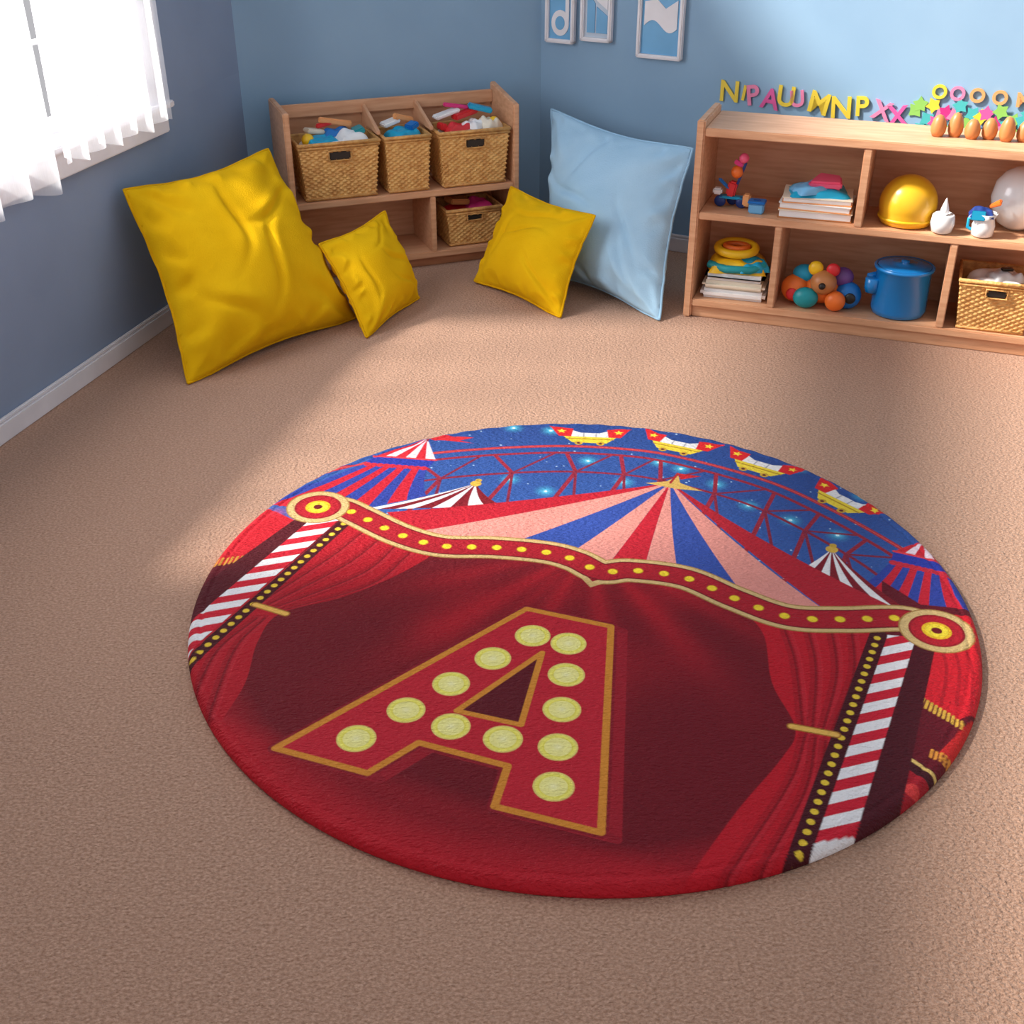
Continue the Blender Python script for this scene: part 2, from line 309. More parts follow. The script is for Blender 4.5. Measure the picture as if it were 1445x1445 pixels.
for k,(wd,dp,h,c,r) in enumerate(((.115,.08,.026,'cream',0.02),(.112,.078,.022,'white',-.03),(.108,.075,.018,'cream',.05))):
    b=box('pages_%d'%k,(-wd+.004,wd-.004),(-dp+.004,dp-.004),(zz+.003,zz+h-.003),C['white'],e,.001,(0,0,r));b=box('cover_low_%d'%k,(-wd,wd),(-dp,dp),(zz,zz+.003),C['brown' if k==0 else 'porange'],e,.001,(0,0,r));box('cover_top_%d'%k,(-wd,wd),(-dp,dp),(zz+h-.003,zz+h),C[c],e,.001,(0,0,r));zz+=h
cloth('cloth_blue',(0,0,zz),.09,.065,.03,C['cyan'],e,3,.2);cloth('cloth_light',(-.02,-.02,zz+.010),.06,.045,.03,C['skyb'],e,5,.6);prism('pink_block',[(-.06,-.03),(.045,-.045),(.055,.02),(-.01,.045)],.025,C['pink'],e,(.015,0,zz+.026),(0.15,0,.3),.006)
e=R('yellow_dome',0.650,0.105,z1);lathe('shell',[(.001,0),(.066,0),(.078,.004),(.085,.02)]+[(.088*math.cos(a),.062+.088*math.sin(a)) for a in np.linspace(-.30,math.pi/2-.02,18)]+[(.0005,.150)],M_glossy,e,n=56);lathe('base_band',[(.0845,.016),(.0875,.02),(.0868,.026)],C['yellow'],e,n=56)
e=R('candle_holder',0.760,0.035,z1);lathe('cup',[(.018,0),(.03,.006),(.036,.03),(.033,.055),(.028,.06),(.024,.055),(.001,.052)],M_ceram,e);lathe('flame_tip',[(.004,.05),(.013,.062),(.012,.075),(.004,.1),(.0005,.108)],M_ceram,e)
e=R('toy_pitcher',0.878,0.04,z1);lathe('body',[(.022,0),(.032,.006),(.034,.035),(.028,.055),(.036,.072),(.034,.072),(.026,.055),(.001,.05)],M_ceram,e);cloth('scarf',(-.012,0,.062),.036,.03,.026,C['navy'],e,2);prism('beak',[(0,0),(.04,.02),(.036,-.02)],.012,C['orange'],e,(.008,0,.085),(0,-.5,0),.003);tube('handle',[(-.03,0,.055),(-.045,0,.05),(-.045,0,.025),(-.032,0,.018)],.005,C['cyan'],e);box('tag',(-.04,-.0),(-.034,-.03),(.055,.085),C['cyan'],e,.002)
e=R('grey_egg',0.975,0.155,z1);lathe('shell',[(.001,0),(.03,.002),(.058,.02),(.08,.055),(.088,.095),(.08,.14),(.058,.17),(.03,.186),(.001,.19)],M_ceram,e);ball('pole_cap',(0,0,.19),.01,C['white'],e,(1,1,.5))
e=R('folded_blanket',0.14,0.12,z0,.03)
for k,(a,h) in enumerate(((.108,.034),(.104,.030),(.100,.024))):
    box('fold_%d'%k,(-a,a),(-.09,.09),(k*.031,k*.031+h),C['cream' if k==1 else 'white'],e,.012)
tp=.086
cloth('yellow_toy',(0,0,tp),.095,.075,.06,C['yellow'],e,1,.1);cloth('cyan_patch',(.05,-.03,tp+.010),.05,.045,.040,C['cyan'],e,2,.4)
tube('yellow_ring',[(.062*math.cos(a)-.01,.048*math.sin(a),tp+.066+.008*math.sin(a)) for a in np.linspace(0,2*math.pi,30,endpoint=False)],.014,C['yellow'],e,True)
tube('orange_ring',[(.038*math.cos(a)-.01,.028*math.sin(a),tp+.072) for a in np.linspace(0,2*math.pi,24,endpoint=False)],.009,C['orange'],e,True);tube('teal_band',[(-.09,-.05,tp+.02),(-.03,-.078,tp+.016),(.05,-.074,tp+.018),(.09,-.04,tp+.025)],.013,C['teal'],e)
e=R('plush_toy',0.425,0.095,z0)
for nm,l,r,c,s in(('body',(0,0,.058),.052,'orange',(1.1,.9,1)),('head',(.005,-.035,.088),.042,'brown',(1,1,.95)),('leg_a',(-.085,-.01,.05),.046,'orange',(1,.8,1)),('leg_b',(.085,-.01,.045),.043,'blue',(1,.8,1.05)),('leg_c',(-.045,-.05,.035),.034,'teal',(1.2,.8,1)),('leg_d',(.05,-.05,.034),.033,'orange',(1,.8,1)),('arm_a',(-.06,0,.10),.033,'cyan',(1.2,.8,.9)),('arm_b',(.06,0,.10),.033,'purple',(1.1,.8,1)),('ear_a',(-.025,-.03,.13),.024,'yellow',(1,.7,1)),('ear_b',(.03,-.03,.13),.022,'red',(1,.7,1)),('nose',(.005,-.077,.088),.011,'black',(1,1,1)),('foot_a',(-.09,-.045,.04),.02,'red',(1,.5,1)),('foot_b',(.095,-.042,.045),.018,'black',(1,.5,1))):
    ball(nm,l,r,C[c],e,s)
e=R('blue_pot',0.672,0.105,z0);lathe('body',[(.074,0),(.084,.004),(.088,.02),(.086,.145),(.094,.150),(.094,.158),(.088,.160),(.082,.154),(.080,.02),(.001,.015)],M_enam,e,n=56)
lathe('lid',[(.001,.176),(.012,.175),(.014,.170),(.01,.166),(.05,.164),(.082,.160),(.084,.157),(.08,.156),(.001,.156)],M_enam,e,n=56);tube('handle_left',[(-.086,0,.115),(-.102,-.01,.114),(-.105,-.012,.08),(-.088,0,.075)],.012,M_enam,e)
lathe('spout_left',[(.022,0),(.026,.02),(.026,.045),(.022,.047),(.001,.046)],M_enam,e,(-.088,-.03,.07),24)
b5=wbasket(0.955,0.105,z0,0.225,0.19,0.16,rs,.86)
toypile('cloth',b5,[('cloth',(0,0,.12),(.09,.075,.055),'white',0),('cloth',(.02,-.01,.15),(.05,.04,.035),'grey',.4),('box',(.02,-.02,.185),(.02,.012,.004),'black',(0,0,.3))])
e=R('peg_dolls',0,0,0.6245)
for i in range(9):
    lathe('peg_%d'%i,[(.001,0),(.016,.001),(.022,.014),(.023,.03),(.018,.048),(.010,.06),(.001,.064)],C['brown'],e,(0.70+i*.049,.13+.012*(i%2),0),24,(0,0,0),(1,1,1+.12*math.sin(i*2)))
# ---------------------------------------------------------------- pillows
def pillow(name,BL,BR,TR,TL,T,m,mp,seed,pinch=0.085,zmin=0.004,ex=.55,back=.6):
    BL,BR,TR,TL=[Vector(p) for p in(BL,BR,TR,TL)]
    N=((BR-BL).cross(TL-BL)).normalized()
    n=90;e=empty(name);V=[];F=[]
    def P(u,v,side):
        uu=u*(1-pinch*(1-v*v)**1.5);vv=v*(1-pinch*(1-u*u)**1.5)
        a=(uu+1)/2;b=(vv+1)/2
        p=BL*(1-a)*(1-b)+BR*a*(1-b)+TR*a*b+TL*(1-a)*b
        q=max((1-u*u)*(1-v*v),0)
        t=T*(q**ex)
        t*=1-0.20*v
        r=noise.noise(Vector((u*1.4+seed,v*1.4,seed)))*0.22*T*q**.5
        ed=max(abs(u),abs(v));w=math.exp(-((ed-0.90)/0.08)**2)
        ang=(v if abs(u)>abs(v) else u)
        r+=w*0.08*T*math.sin(ang*15+4*noise.noise(Vector((u*3,v*3,seed+5))))*(1-abs(ang)**4)
        for k,(cu,cv) in enumerate(((1,1),(-1,1),(1,-1),(-1,-1))):
            du,dv=u-cu,v-cv;d=math.hypot(du,dv);th=math.atan2(dv,du)
            r+=0.10*T*math.exp(-((d-.40)/0.30)**2)*math.sin(th*7+seed*1.3+k*2.1+2*noise.noise(Vector((u*2,v*2,seed+k))))*q**.35
        for k in range(4):
            cx=.6*math.sin(seed*3+k*2.2);cy=.6*math.cos(seed*2+k*1.7);th=seed+k*1.1
            s_=(u-cx)*math.sin(th)-(v-cy)*math.cos(th)+.12*math.sin(4*((u-cx)*math.cos(th)+(v-cy)*math.sin(th)));l_=(u-cx)*math.cos(th)+(v-cy)*math.sin(th)
            r-=0.09*T*math.exp(-(s_/.05)**2-(l_/.45)**2)*q**.3
            r+=0.05*T*math.exp(-((s_-.11)/.08)**2-(l_/.45)**2)*q**.3
        p=p+N*(t*(1 if side>0 else back)+r)*side
        if p.z<zmin: p.z=zmin+0.001*(1+u)
        return p
    for sd in(1,-1):
        for j in range(n+1):
            for i in range(n+1):V.append(P(-1+2*i/n,-1+2*j/n,sd))
    K=(n+1)**2
    for j in range(n):
        for i in range(n):
            a=j*(n+1)+i;F.append((a,a+1,a+n+2,a+n+1));F.append((K+a,K+a+n+1,K+a+n+2,K+a+1))
    me=bpy.data.meshes.new('cushion');me.from_pydata([tuple(v) for v in V],[],F)
    bm=bmesh.new();bm.from_mesh(me);bmesh.ops.remove_doubles(bm,verts=bm.verts,dist=0.0006);bmesh.ops.recalc_face_normals(bm,faces=bm.faces);bm.to_mesh(me);bm.free()
    me.polygons.foreach_set('use_smooth',[True]*len(me.polygons));me.materials.append(m);link(bpy.data.objects.new('cushion',me),e)
    pts=[P(-1+2*i/n,-1,1) for i in range(n)]+[P(1,-1+2*i/n,1) for i in range(n)]+[P(1-2*i/n,1,1) for i in range(n)]+[P(-1,1-2*i/n,1) for i in range(n)]
    tube('piping',[(p.x,p.y,max(p.z,.0055)) for p in pts],0.0042,mp,e,True)
    return e
pillow('throw_pillow',(-.965,3.29,0.0),(-.525,3.82,0.0),(-.815,4.08,.5),(-1.16,3.59,.50),0.16,M_yel,M_yelp,1.0,back=.4)
pillow('throw_pillow',(-.470,3.65,0.0),(-.325,4.01,0.0),(-.447,4.18,.26),(-.6285,3.83,.255),0.085,M_yel,M_yelp,2.3)
pillow('throw_pillow',(-.135,4.168,0.01),(.161,3.825,0.0),(.280,4.02,.292),(-.003,4.40,.285),0.09,M_yel,M_yelp,3.1,back=.4)
pillow('throw_pillow',(.12,4.28,0.0),(.493,3.80,0.0),(.622,4.21,.469),(.147,4.636,.510),0.12,M_blu,M_blup,4.7,back=.5)
# ---------------------------------------------------------------- rug artwork (flat print on the rug, unit disc coordinates)
NR=1700
ax=(np.arange(NR)+.5)/NR*2-1
X,Y=np.meshgrid(ax,ax);X=X.astype(np.float32);Y=Y.astype(np.float32);px=2.0/NR
IMG=np.zeros((NR,NR,3),np.float32)
def sl(x0,x1,y0,y1,pad):
    i0=max(0,int((x0-pad+1)/px));i1=min(NR,int((x1+pad+1)/px)+2);j0=max(0,int((y0-pad+1)/px));j1=min(NR,int((y1+pad+1)/px)+2)
    return slice(j0,max(j1,j0)),slice(i0,max(i1,i0))
def comp(s,cov,col):
    c=np.array(col,np.float32) if not isinstance(col,np.ndarray) else col
    IMG[s]=IMG[s]*(1-cov[...,None])+c*cov[...,None]
def L(c):return np.array(lin(c),np.float32)
def segd(x,y,a,b):
    dx,dy=b[0]-a[0],b[1]-a[1];q=dx*dx+dy*dy+1e-12;t=np.clip(((x-a[0])*dx+(y-a[1])*dy)/q,0,1)
    return (x-a[0]-t*dx)**2+(y-a[1]-t*dy)**2
def polycov(pts,s):
    x=X[s];y=Y[s];ins=np.zeros(x.shape,bool);d=np.full(x.shape,9.,np.float32);n=len(pts)
    for i in range(n):
        a=pts[i];b=pts[(i+1)%n]
        if a[1]!=b[1]:
            c=((a[1]>y)!=(b[1]>y))&(x<(b[0]-a[0])*(y-a[1])/(b[1]-a[1])+a[0]);ins^=c
        d=np.minimum(d,segd(x,y,a,b))
    d=np.sqrt(d);return np.clip(0.5+np.where(ins,d,-d)/px,0,1)
def poly(pts,col,al=1.0):
    P=np.array(pts);s=sl(P[:,0].min(),P[:,0].max(),P[:,1].min(),P[:,1].max(),3*px)
    if X[s].size==0:return
    c=L(col) if isinstance(col,tuple) else col(X[s],Y[s])
    comp(s,polycov(pts,s)*al,c)
def stroke(pts,w,col,al=1.0,closed=False):
    P=np.array(pts);s=sl(P[:,0].min(),P[:,0].max(),P[:,1].min(),P[:,1].max(),w+3*px)
    x=X[s];y=Y[s]
    if x.size==0:return
    d=np.full(x.shape,9.,np.float32)
    for i in range(len(pts)-(0 if closed else 1)):d=np.minimum(d,segd(x,y,pts[i],pts[(i+1)%len(pts)]))
    comp(s,np.clip(0.5+(w/2-np.sqrt(d))/px,0,1)*al,L(col))
def circ(c,r,col,al=1.0,soft=0):
    s=sl(c[0]-r,c[0]+r,c[1]-r,c[1]+r,3*px)
    if X[s].size==0:return
    d=np.hypot(X[s]-c[0],Y[s]-c[1])
    cov=np.clip(1-d/r,0,1)**2 if soft else np.clip(.5+(r-d)/px,0,1)
    comp(s,cov*al,L(col))
def cr(P,n=10):
    P=[np.array(p,float) for p in P];Q=[2*P[0]-P[1]]+P+[2*P[-1]-P[-2]];o=[]
    for i in range(1,len(Q)-2):
        for k in range(n):
            t=k/n;o.append(0.5*((2*Q[i])+(-Q[i-1]+Q[i+1])*t+(2*Q[i-1]-5*Q[i]+4*Q[i+1]-Q[i+2])*t*t+(-Q[i-1]+3*Q[i]-3*Q[i+1]+Q[i+2])*t**3))
    o.append(P[-1]);return [tuple(p) for p in o]
UP=np.array((.42,.907));RT=np.array((.907,-.42))
g=np.clip((Y*0.9+X*0.3)*0.9,0,1)[...,None]
IMG[:]=L((58,98,172))*(1-g)+L((34,60,124))*g
rs_=np.random.RandomState(3)
for _ in range(420):
    a=rs_.uniform(-1,1,2)
    if a[1]>-.15:circ(a,rs_.uniform(.0015,.0035),(190,220,250),.8)
for c in [(-.171,.951),(-.183,.601),(.161,.584),(.344,.669),(.439,.571),(-.077,.528),(.514,.444),(.736,.278),(.707,.673),(.28,.71),(.06,.72),(-.05,.93),(.62,.36),(.90,.02),(.86,.5),(-.5,.6)]:
    circ(c,.045,(90,210,240),.8,1);circ(c,.014,(150,235,250),.9,1);circ(c,.005,(220,250,255))
# coaster
tr_=cr([(-.80,.60),(-.689,.683),(-.408,.776),(-.070,.820),(.179,.801),(.353,.743),(.593,.593),(.749,.423),(.882,.230),(.95,.10)],8)
T2=[(p[0]*.955-.005,p[1]*.955-.008) for p in tr_];T3=[(p[0]*.86-.01,p[1]*.83-.03) for p in tr_]
stroke(T3,.011,(136,34,58))
for i in range(2,len(tr_)-6,6):
    stroke([T2[i],T3[min(i+1,len(T3)-1)]],.013,(150,36,56));stroke([T3[i+1],T2[min(i+5,len(T2)-1)]],.009,(130,34,58))
    j=i+1
    stroke([T3[j],(T3[j][0]-.12,T3[j][1]-.28)],.014,(150,36,56));stroke([T3[j],(T3[j][0]-.02,T3[j][1]-.24)],.009,(130,34,58))
stroke(T2,.013,(150,36,56));stroke(tr_,.016,(172,40,56));stroke(tr_,.005,(206,80,80))
def nearest(c):
    d=[(p[0]-c[0])**2+(p[1]-c[1])**2 for p in tr_];i=max(1,min(len(tr_)-2,int(np.argmin(d))))
    t=np.array(tr_[i+1])-np.array(tr_[i-1]);t/=np.linalg.norm(t);return t
for c in [(.075,.885),(.352,.825),(.590,.686),(.792,.470)]:
    t=nearest(c);n_=np.array((-t[1],t[0]));c=np.array(c)
    q=lambda pts:[tuple(c+t*p[0]+n_*p[1]) for p in pts]
    poly(q([(-.06,.045),(-.03,.028),(.03,.028),(.06,.045),(.07,-.005),(-.07,-.005)]),(228,225,225))
    stroke(q([(-.02,.025),(-.02,0)]),.004,(150,150,160));stroke(q([(.02,.025),(.02,0)]),.004,(150,150,160))
    poly(q([(-.085,.0),(.085,.0),(.055,-.042),(-.055,-.042)]),(232,205,60));stroke(q([(-.075,-.015),(.075,-.015)]),.006,(180,140,30))
    for sg in(-1,1):
        poly(q([(sg*.135,.072),(sg*.055,.055),(sg*.06,.0),(sg*.10,.0)]),(215,35,40));cc=c+t*sg*.093+n_*.036
        poly([tuple(cc+(.016 if k%2==0 else .007)*(t*math.sin(k*math.pi/5)+n_*math.cos(k*math.pi/5))) for k in range(10)],(250,215,60))
        circ(c+t*sg*.035-n_*.045,.013,(200,160,50));circ(c+t*sg*.035-n_*.045,.006,(90,30,40))
def lerp(a,b,t):return (a[0]+(b[0]-a[0])*t,a[1]+(b[1]-a[1])*t)
def qb(a,b,sag,n=8):
    m=((a[0]+b[0])/2-UP[0]*sag,(a[1]+b[1])/2-UP[1]*sag);return [((1-t)**2*a[0]+2*t*(1-t)*m[0]+t*t*b[0],(1-t)**2*a[1]+2*t*(1-t)*m[1]+t*t*b[1]) for t in np.linspace(0,1,n)]
def bigtent(ap,bl,br,base):
    for k in range(6):
        poly([ap,lerp(bl,br,k/6),lerp(bl,br,(k+1)/6)],(205,35,50) if k%2==0 else (235,215,225))
    n=len(base)-1;K=9
    def bp(t):
        i=min(n-1,int(t*n));return lerp(base[i],base[i+1],t*n-i)
    cl=(bl[0]-UP[0]*.06,bl[1]-UP[1]*.06);crr=(br[0]-UP[0]*.06,br[1]-UP[1]*.06)
    for k in range(K):
        a=lerp(cl,crr,k/K);b=lerp(cl,crr,(k+1)/K);A_=bp(k/K);B_=bp((k+1)/K)
        poly(qb(a,A_,.035)+qb(b,B_,.035)[::-1],(200,30,50) if k%2 else (48,66,156))
    poly([bl,br,crr,cl],(40,56,160))
    for k in range(10):
        q=lerp(cl,crr,(k+.5)/10);circ(q,.012,(200,40,60))
    stroke([bl,br],.010,(220,60,70))
bigtent((-.45,.87),(-.61,.755),(-.415,.725),[(-.93,.47),(-.78,.42),(-.6,.43),(-.43,.50)])
stroke([(-.45,.86),(-.435,.90)],.006,(150,30,40));poly([(-.43,.905),(-.30,.88),(-.345,.86),(-.30,.84),(-.44,.87)],(205,40,50))
bigtent((.973,.256),(.872,.195),(1.02,.125),[(.74,.03),(.80,-.05),(.88,-.10),(1.03,-.15)])
# outer curtains
poly([(-1.1,.42),(-.90,.44),(-.80,.36),(-.72,.40),(-.70,.30),(-1.0,-.25),(-1.1,-.2)],(200,26,42))
poly([(-1.1,.15),(-.96,.13),(-.86,.17),(-.77,.25),(-.70,.34),(-1.02,-.25),(-1.1,-.2)],(100,16,32))
for k in range(12):stroke([lerp((-1.0,.15),(-.86,.18),k/11),lerp((-1.005,.12),(-.865,.15),k/11)],.007,(214,150,60))
for c in [(-.86,.40),(-.80,.345),(-.93,.37)]:circ(c,.055,(224,50,65),.6,1)
poly([(.80,.05),(.87,-.06),(1.1,-.1),(1.1,-.9),(.45,-.95),(.60,-.70)],(100,14,30))
poly([(.82,-.14),(.88,-.1),(1.1,-.12),(1.1,-.48),(.90,-.47),(.82,-.51),(.745,-.40)],(210,28,42))
poly([(.86,-.50),(.97,-.45),(.92,-.62),(.80,-.66),(.745,-.62)],(206,40,40))
for f in range(4):stroke(cr([(.86+.03*f,-.12),(.86+.03*f,-.3),(.80+.035*f,-.46)],8),.008,(150,14,28),.6)
for k in range(14):stroke([lerp((.74,-.40),(.83,-.515),k/13),lerp((.725,-.425),(.82,-.54),k/13)],.007,(226,176,70))
for k in range(9):stroke([lerp((.735,-.61),(.80,-.655),k/8),lerp((.725,-.63),(.79,-.68),k/8)],.007,(226,150,60))
poly([(.62,-.60),(.655,-.60),(.74,-.70),(.66,-.80),(.52,-.88)],(66,16,26));stroke([(.655,-.61),(.73,-.70)],.010,(225,190,110));stroke([(.65,-.62),(.555,-.84)],.010,(225,190,110))
poly([(.655,-.66),(.71,-.72),(.60,-.81)],(160,24,38));circ((.655,-.73),.018,(210,60,60))
for k in range(7):circ(lerp((.662,-.63),(.575,-.83),k/6),.004,(250,230,150))
def mini(ap,bl,br,K=7):
    for k in range(K):
        a=lerp(bl,br,k/K);b=lerp(bl,br,(k+1)/K);poly(qb(ap,a,.03)+qb(ap,b,.03)[::-1],(236,232,232) if k%2==0 else (130,20,34))
    circ(ap,.017,(215,175,70));circ((ap[0]+.008,ap[1]+.02),.01,(200,160,60))
mini((-.286,.575),(-.62,.42),(-.20,.44),8);mini((.703,.204),(.54,.06),(.84,-.10),8)
# main tent
ap=(.301,.579)
bd=[(-.54,.405),(-.47,.29),(-.222,.21),(-.03,.17),(.075,.11),(.176,.10),(.265,.08),(.427,-.03),(.64,-.12),(.80,-.075)]
cl_=[(190,28,46),(226,148,136),(52,78,160),(226,148,136),(196,30,48),(226,148,136),(52,78,160),(226,148,136),(180,30,46)]
for k in range(9):
    poly(qb(ap,bd[k],.03)+qb(ap,bd[k+1],.03 if k<7 else .05)[::-1],cl_[k])
poly([(ap[0]-.075,ap[1]+.0),(ap[0]-.01,ap[1]+.01),(ap[0]+.03,ap[1]+.045),(ap[0]+.03,ap[1]+.0),(ap[0]+.09,ap[1]-.05),(ap[0]+.01,ap[1]-.035)],(212,172,90))
stroke([ap,(ap[0]+.03,ap[1]+.06)],.008,(170,40,40));poly([(.33,.64),(.40,.62),(.335,.60)],(190,30,40))
# stage
band=cr([(-.743,.436),(-.681,.436),(-.613,.383),(-.492,.282),(-.373,.223),(-.229,.215),(-.085,.190),(-.004,.150),(.062,.092),(.140,.100),(.282,.064),(.397,-.031),(.519,-.113),(.660,-.125),(.813,-.122),(.877,-.173)],10)
def stagecol(x,y):
    an=np.arctan2(y-.22,x-.04);r0=np.hypot(x-.04,y-.22)
    f=np.zeros_like(x)
    for a_,w_,l_,s_ in((-2.75,.10,.45,.5),(-2.35,.10,.62,.75),(-1.95,.08,.5,.7),(-1.55,.09,.45,.8),(-1.15,.09,.45,.8),(-.80,.08,.5,.6),(-.45,.08,.4,.4),(-2.15,.05,.4,.4)):
        f+=s_*np.exp(-((an-a_)/w_)**2)*np.exp(-((r0-.34)/(l_*.6))**2)
    for cx,cy,rr_,s_ in((-.28,-.02,.10,.55),(-.05,.02,.12,.6),(.20,-.02,.10,.6),(-.36,-.15,.09,.45),(.14,-.30,.12,.35)):
        f+=s_*np.exp(-((x-cx)**2+(y-cy)**2)/rr_**2)
    f=np.clip(.14+.50*f,0,.85)
    r=np.hypot(x,y);v=x*UP[0]+y*UP[1]
    fl=np.clip((-v-.78)/.06,0,1)*.24+np.clip((r-.88)/.12,0,1)*.6*np.clip((-y-.2)*4,0,1);f=np.clip(f+fl,0,1)
    f=f[...,None];return L((88,8,24))*(1-f)+L((196,24,40))*f
st=[p for p in band if -.66<p[0]<.80]
poly(st+[(.40,-.95),(.35,-1.1),(-.6,-1.1),(-1.1,-.5),(-.98,-.22)],stagecol)
def curt(pts,folds,col,dk,lt):
    poly(pts,col)
    for i,f in enumerate(folds):
        c=cr(f,8);stroke(c,.028,dk,.35);stroke([(p[0]+.012,p[1]+.005) for p in c],.010,lt,.35);stroke(c,.006,dk,.7)
curt([(-.66,.37)]+cr([(-.56,.27),(-.42,.19),(-.40,.17),(-.50,.06),(-.62,-.03),(-.765,-.10),(-.80,-.22),(-.80,-.38),(-.83,-.52)],6)+[(-1.0,-.4),(-.97,-.27)],
 [[(-.50,.22),(-.58,.08),(-.79,-.08)],[(-.55,.25),(-.63,.12),(-.81,-.07)],[(-.60,.29),(-.68,.15),(-.83,-.06)],[(-.46,.18),(-.55,.03),(-.77,-.09)],[(-.80,-.12),(-.85,-.25),(-.86,-.5)],[(-.82,-.12),(-.89,-.25),(-.91,-.42)]],(182,18,36),(116,6,22),(218,50,64))
curt(cr([(.42,-.10),(.445,-.2),(.43,-.38),(.452,-.54),(.40,-.64),(.284,-.79),(.14,-1.0)],6)+[(.36,-1.02),(.36,-.93),(.72,-.19),(.64,-.12)],
 [[(.50,-.13),(.50,-.3),(.47,-.53)],[(.56,-.14),(.545,-.32),(.49,-.54)],[(.62,-.14),(.59,-.34),(.51,-.55)],[(.67,-.15),(.63,-.34),(.53,-.55)],[(.47,-.56),(.40,-.72),(.22,-.99)],[(.49,-.57),(.43,-.74),(.28,-.99)],[(.51,-.58),(.44,-.8),(.33,-.99)]],(192,18,36),(124,6,22),(224,50,64))
# letter A
A=[(-.140,-.079),(.070,-.155),(.001,-.853),(-.213,-.780),(-.186,-.660),(-.381,-.586),(-.483,-.682),(-.692,-.604)]
Hh=[(-.104,-.263),(-.157,-.527),(-.302,-.479)]
sh=[(p[0]+.03,p[1]-.02) for p in A]
poly(sh,(160,24,40));stroke(sh,.02,(160,24,40),closed=True);stroke(A,.032,(140,20,36),closed=True)
for p,r_ in zip(A,sh):stroke([p,r_],.02,(150,22,38))
poly(A,(196,32,50));stroke(A,.017,(218,142,50),closed=True)
poly(Hh,(96,14,28));stroke(Hh,.015,(218,142,50),closed=True)
for c in [(-.126,-.194),(-.039,-.226),(-.223,-.285),(-.049,-.348),(-.319,-.382),(-.417,-.476),(-.519,-.572),(-.313,-.532),(-.197,-.574),(-.064,-.474),(-.077,-.600),(-.090,-.722)]:
    circ(c,.044,(236,214,120));circ(c,.040,(246,236,110));circ(c,.033,(238,226,90));circ(c,.030,(248,240,150))
    circ(c,.022,(252,248,200),.7,1)
# poles
def pole(it,ib,ot,ob_):
    def f(x,y):
        v=(x-it[0])*UP[0]+(y-it[1])*UP[1];a=(x-it[0])*RT[0]+(y-it[1])*RT[1]
        s=((v-0.9*a)/.078)%1.0
        m_=np.clip((0.25-np.abs(s-.5))*.078/px+.5,0,1)[...,None]
        return L((240,238,240))*(1-m_)+L((206,28,50))*m_
    poly([it,ot,ob_,ib],f)
poly([(-.78,.40),(-.70,.43),(-1.01,-.24),(-1.12,-.2)],(84,12,26))
pole((-.667,.375),(-.99,-.325),(-.735,.405),(-1.06,-.295))
def strip(a,b,w_,n):
    stroke([a,b],w_,(70,10,22))
    for k in range(n):circ(lerp(a,b,(k+.5)/n),.0085,(236,200,60))
strip((-.650,.355),(-.965,-.33),.036,24)
poly([(.811,-.20),(.875,-.19),(.60,-.83),(.49,-.90),(.42,-.98)],(74,10,24))
pole((.745,-.19),(.38,-.96),(.818,-.20),(.46,-.96))
strip((.728,-.19),(.365,-.950),.042,27)
for a,b in [((-.835,-.060),(-.750,-.101)),((.445,-.532),(.538,-.560))]:
    stroke([a,b],.022,(170,110,40));stroke([a,b],.015,(236,186,90))
# marquee band
sc_=[(p[0],p[1]) for p in band]
cusp=[(-.03,.15),(.0,.075),(.028,.018),(.09,.05),(.15,.07),(.13,.12)]
stroke(sc_,.116,(170,130,70));poly(cusp,(205,170,110));stroke(sc_,.108,(216,184,124))
poly([(-.02,.15),(.01,.095),(.035,.045),(.085,.072),(.14,.09),(.12,.12)],(150,18,34))
stroke(sc_,.082,(120,14,28));stroke(sc_,.072,(172,24,40))
Lc=np.array(sc_);dl=np.r_[0,np.cumsum(np.hypot(*np.diff(Lc,axis=0).T))];tot=dl[-1]
for k in range(24):
    q=.11+(tot-.22)*k/23;c=(np.interp(q,dl,Lc[:,0]),np.interp(q,dl,Lc[:,1]));circ(c,.0145,(190,120,30));circ(c,.012,(244,214,50))
for c in [(-.743,.436),(.877,-.173)]:
    circ(c,.092,(170,130,70));circ(c,.088,(216,184,124));circ(c,.068,(150,18,34));circ(c,.062,(184,26,42));circ(c,.036,(236,190,40));circ(c,.028,(246,220,60));circ(c,.013,(110,14,28))
# rug mesh
RR=0.8305;RC=(0.1473,2.1625);TH=0.025
nr,na=540,2300
rad=[RR*((i/nr))*0.978 for i in range(nr+1)];zs=[TH]*(nr+1)
for k in range(1,11):
    a=k/10*math.pi*0.75;rad.append(RR*(0.978+0.022*math.sin(min(a,math.pi/2))-(.006*math.sin(a-math.pi/2) if a>math.pi/2 else 0)));zs.append(TH*0.5+TH*0.5*math.cos(a/0.75))
rad=np.array(rad);zs=np.array(zs);rad[0]=0.0005;zs[-1]=0.0005
an=np.arange(na)/na*2*math.pi
RX=np.outer(rad,np.cos(an));RY=np.outer(rad,np.sin(an));ZZ=np.repeat(zs[:,None],na,1)
ZZ[1:-1]+= ((0.0010*np.sin(an*70+1.5*np.sin(an*13)))*np.clip((rad[1:-1]/RR-.93)/.05,0,1)[:,None]*(zs[1:-1]>TH*.9)[:,None])
ZZ[1:-1]+=(-.0022*np.exp(-((rad[1:-1]/RR-.968)/.006)**2))[:,None]
co=np.stack([RX,RY,ZZ],-1).reshape(-1,3).astype(np.float32)
nv=co.shape[0];nR=len(rad)
ii=np.arange(nR-1)[:,None]*na;jj=np.arange(na)[None,:];j2=(jj+1)%na
quads=np.stack([ii+jj,ii+na+jj,ii+na+j2,ii+j2],-1).reshape(-1,4).astype(np.int32)
me=bpy.data.meshes.new('surface');me.vertices.add(nv);me.vertices.foreach_set('co',co.ravel())
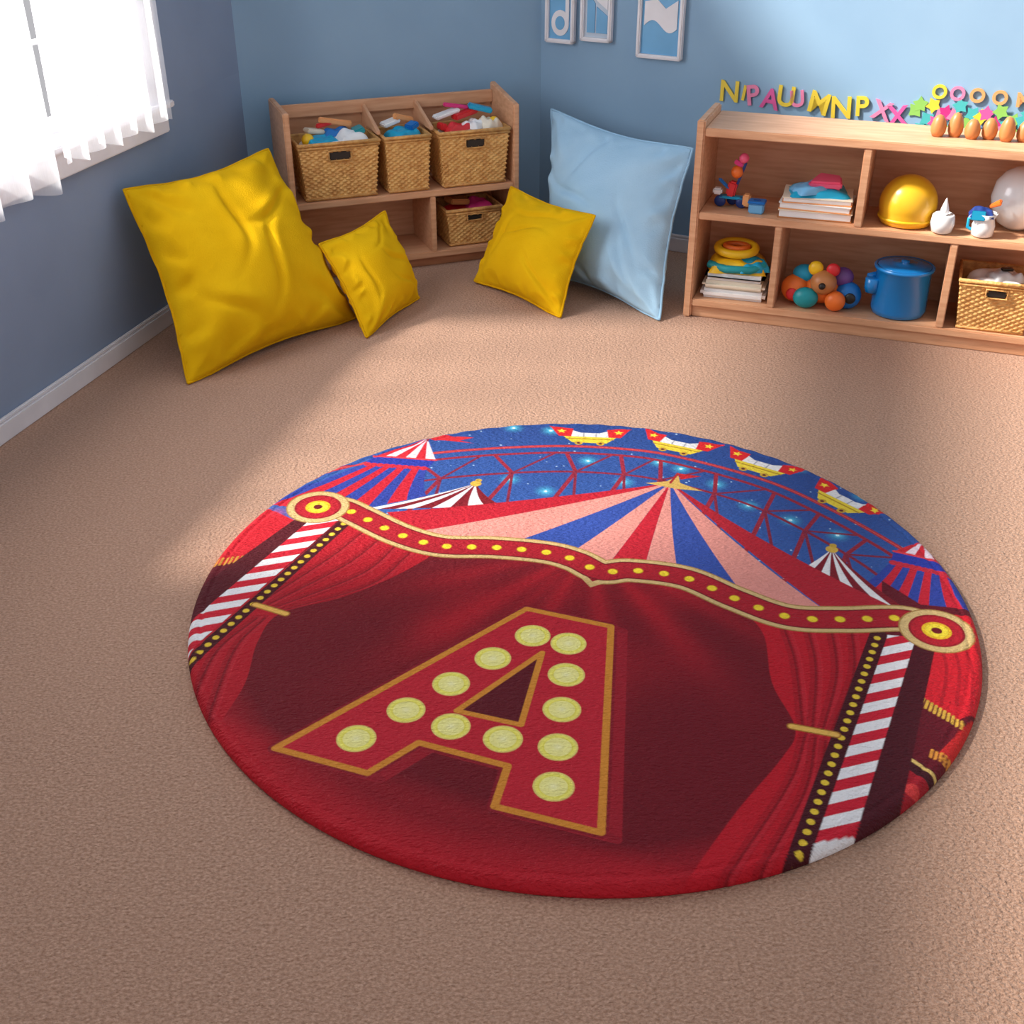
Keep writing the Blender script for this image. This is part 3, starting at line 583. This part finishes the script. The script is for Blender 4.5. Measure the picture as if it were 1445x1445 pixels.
me.loops.add(quads.size);me.loops.foreach_set('vertex_index',quads.ravel());me.polygons.add(len(quads))
me.polygons.foreach_set('loop_start',np.arange(0,quads.size,4,dtype=np.int32));me.polygons.foreach_set('use_smooth',np.ones(len(quads),bool))
me.update(calc_edges=True)
ux=np.clip((co[:,0]/RR*.998+1)/px-.5,0,NR-1.001);uy=np.clip((co[:,1]/RR*.998+1)/px-.5,0,NR-1.001)
i0=ux.astype(int);j0=uy.astype(int);fx=(ux-i0)[:,None];fy=(uy-j0)[:,None]
col=(IMG[j0,i0]*(1-fx)+IMG[j0,i0+1]*fx)*(1-fy)+(IMG[j0+1,i0]*(1-fx)+IMG[j0+1,i0+1]*fx)*fy
at=me.color_attributes.new('print','FLOAT_COLOR','POINT');at.data.foreach_set('color',np.c_[col,np.ones(nv)].astype(np.float32).ravel())
mr_=bpy.data.materials.new('printed_fabric');mr_.use_nodes=True;nt=mr_.node_tree;b=nt.nodes['Principled BSDF'];b.inputs['Roughness'].default_value=.65;b.inputs['Specular IOR Level'].default_value=.22
a_=nt.nodes.new('ShaderNodeAttribute');a_.attribute_name='print';nt.links.new(a_.outputs['Color'],b.inputs['Base Color'])
tc=nt.nodes.new('ShaderNodeTexCoord');mp=nt.nodes.new('ShaderNodeMapping');mp.inputs['Rotation'].default_value=(0,0,.45);mp.inputs['Scale'].default_value=(1,2.2,1)
vn=nt.nodes.new('ShaderNodeTexNoise');vn.inputs['Scale'].default_value=100;vn.inputs['Detail'].default_value=2;bp=nt.nodes.new('ShaderNodeBump');bp.inputs['Strength'].default_value=.9;bp.inputs['Distance'].default_value=.008
nt.links.new(tc.outputs['Object'],mp.inputs[0]);nt.links.new(mp.outputs[0],vn.inputs['Vector']);nt.links.new(vn.outputs['Fac'],bp.inputs['Height']);nt.links.new(bp.outputs[0],b.inputs['Normal'])
me.materials.append(mr_)
rug=bpy.data.objects.new('round_rug',me);link(rug);rug.location=(RC[0],RC[1],0.0)
# ---------------------------------------------------------------- lights
wd=bpy.data.worlds.new('world');scene.world=wd;wd.use_nodes=True
bg=wd.node_tree.nodes['Background'];bg.inputs[0].default_value=(0.97,0.96,1.0,1);bg.inputs[1].default_value=0.52
sd=bpy.data.lights.new('sun','SUN');sd.energy=9.5;sd.angle=math.radians(7);sd.color=(1,.94,.86)
so=link(bpy.data.objects.new('sun',sd));so.rotation_euler=Vector((0.72,0.02,-0.66)).to_track_quat('-Z','Y').to_euler()
al=bpy.data.lights.new('window_light','AREA');al.shape='RECTANGLE';al.size=1.9;al.size_y=1.3;al.energy=68;al.color=(.98,.98,1)
ao=link(bpy.data.objects.new('window_light',al));cw=LA+LD*(2.6+0.1)+Vector((-LD.y,LD.x))*0.35
ao.location=(cw.x,cw.y,1.35);ao.rotation_euler=Vector((LD.y,-LD.x+.25,-0.10)).to_track_quat('-Z','Z').to_euler()
# ---------------------------------------------------------------- camera
cd=bpy.data.cameras.new('camera');cd.sensor_width=36;cd.lens=1700/1445*36;cam=link(bpy.data.objects.new('camera',cd))
cam.location=(0,0,1.5);cam.rotation_euler=(math.pi/2-0.5329,0,0);scene.camera=cam
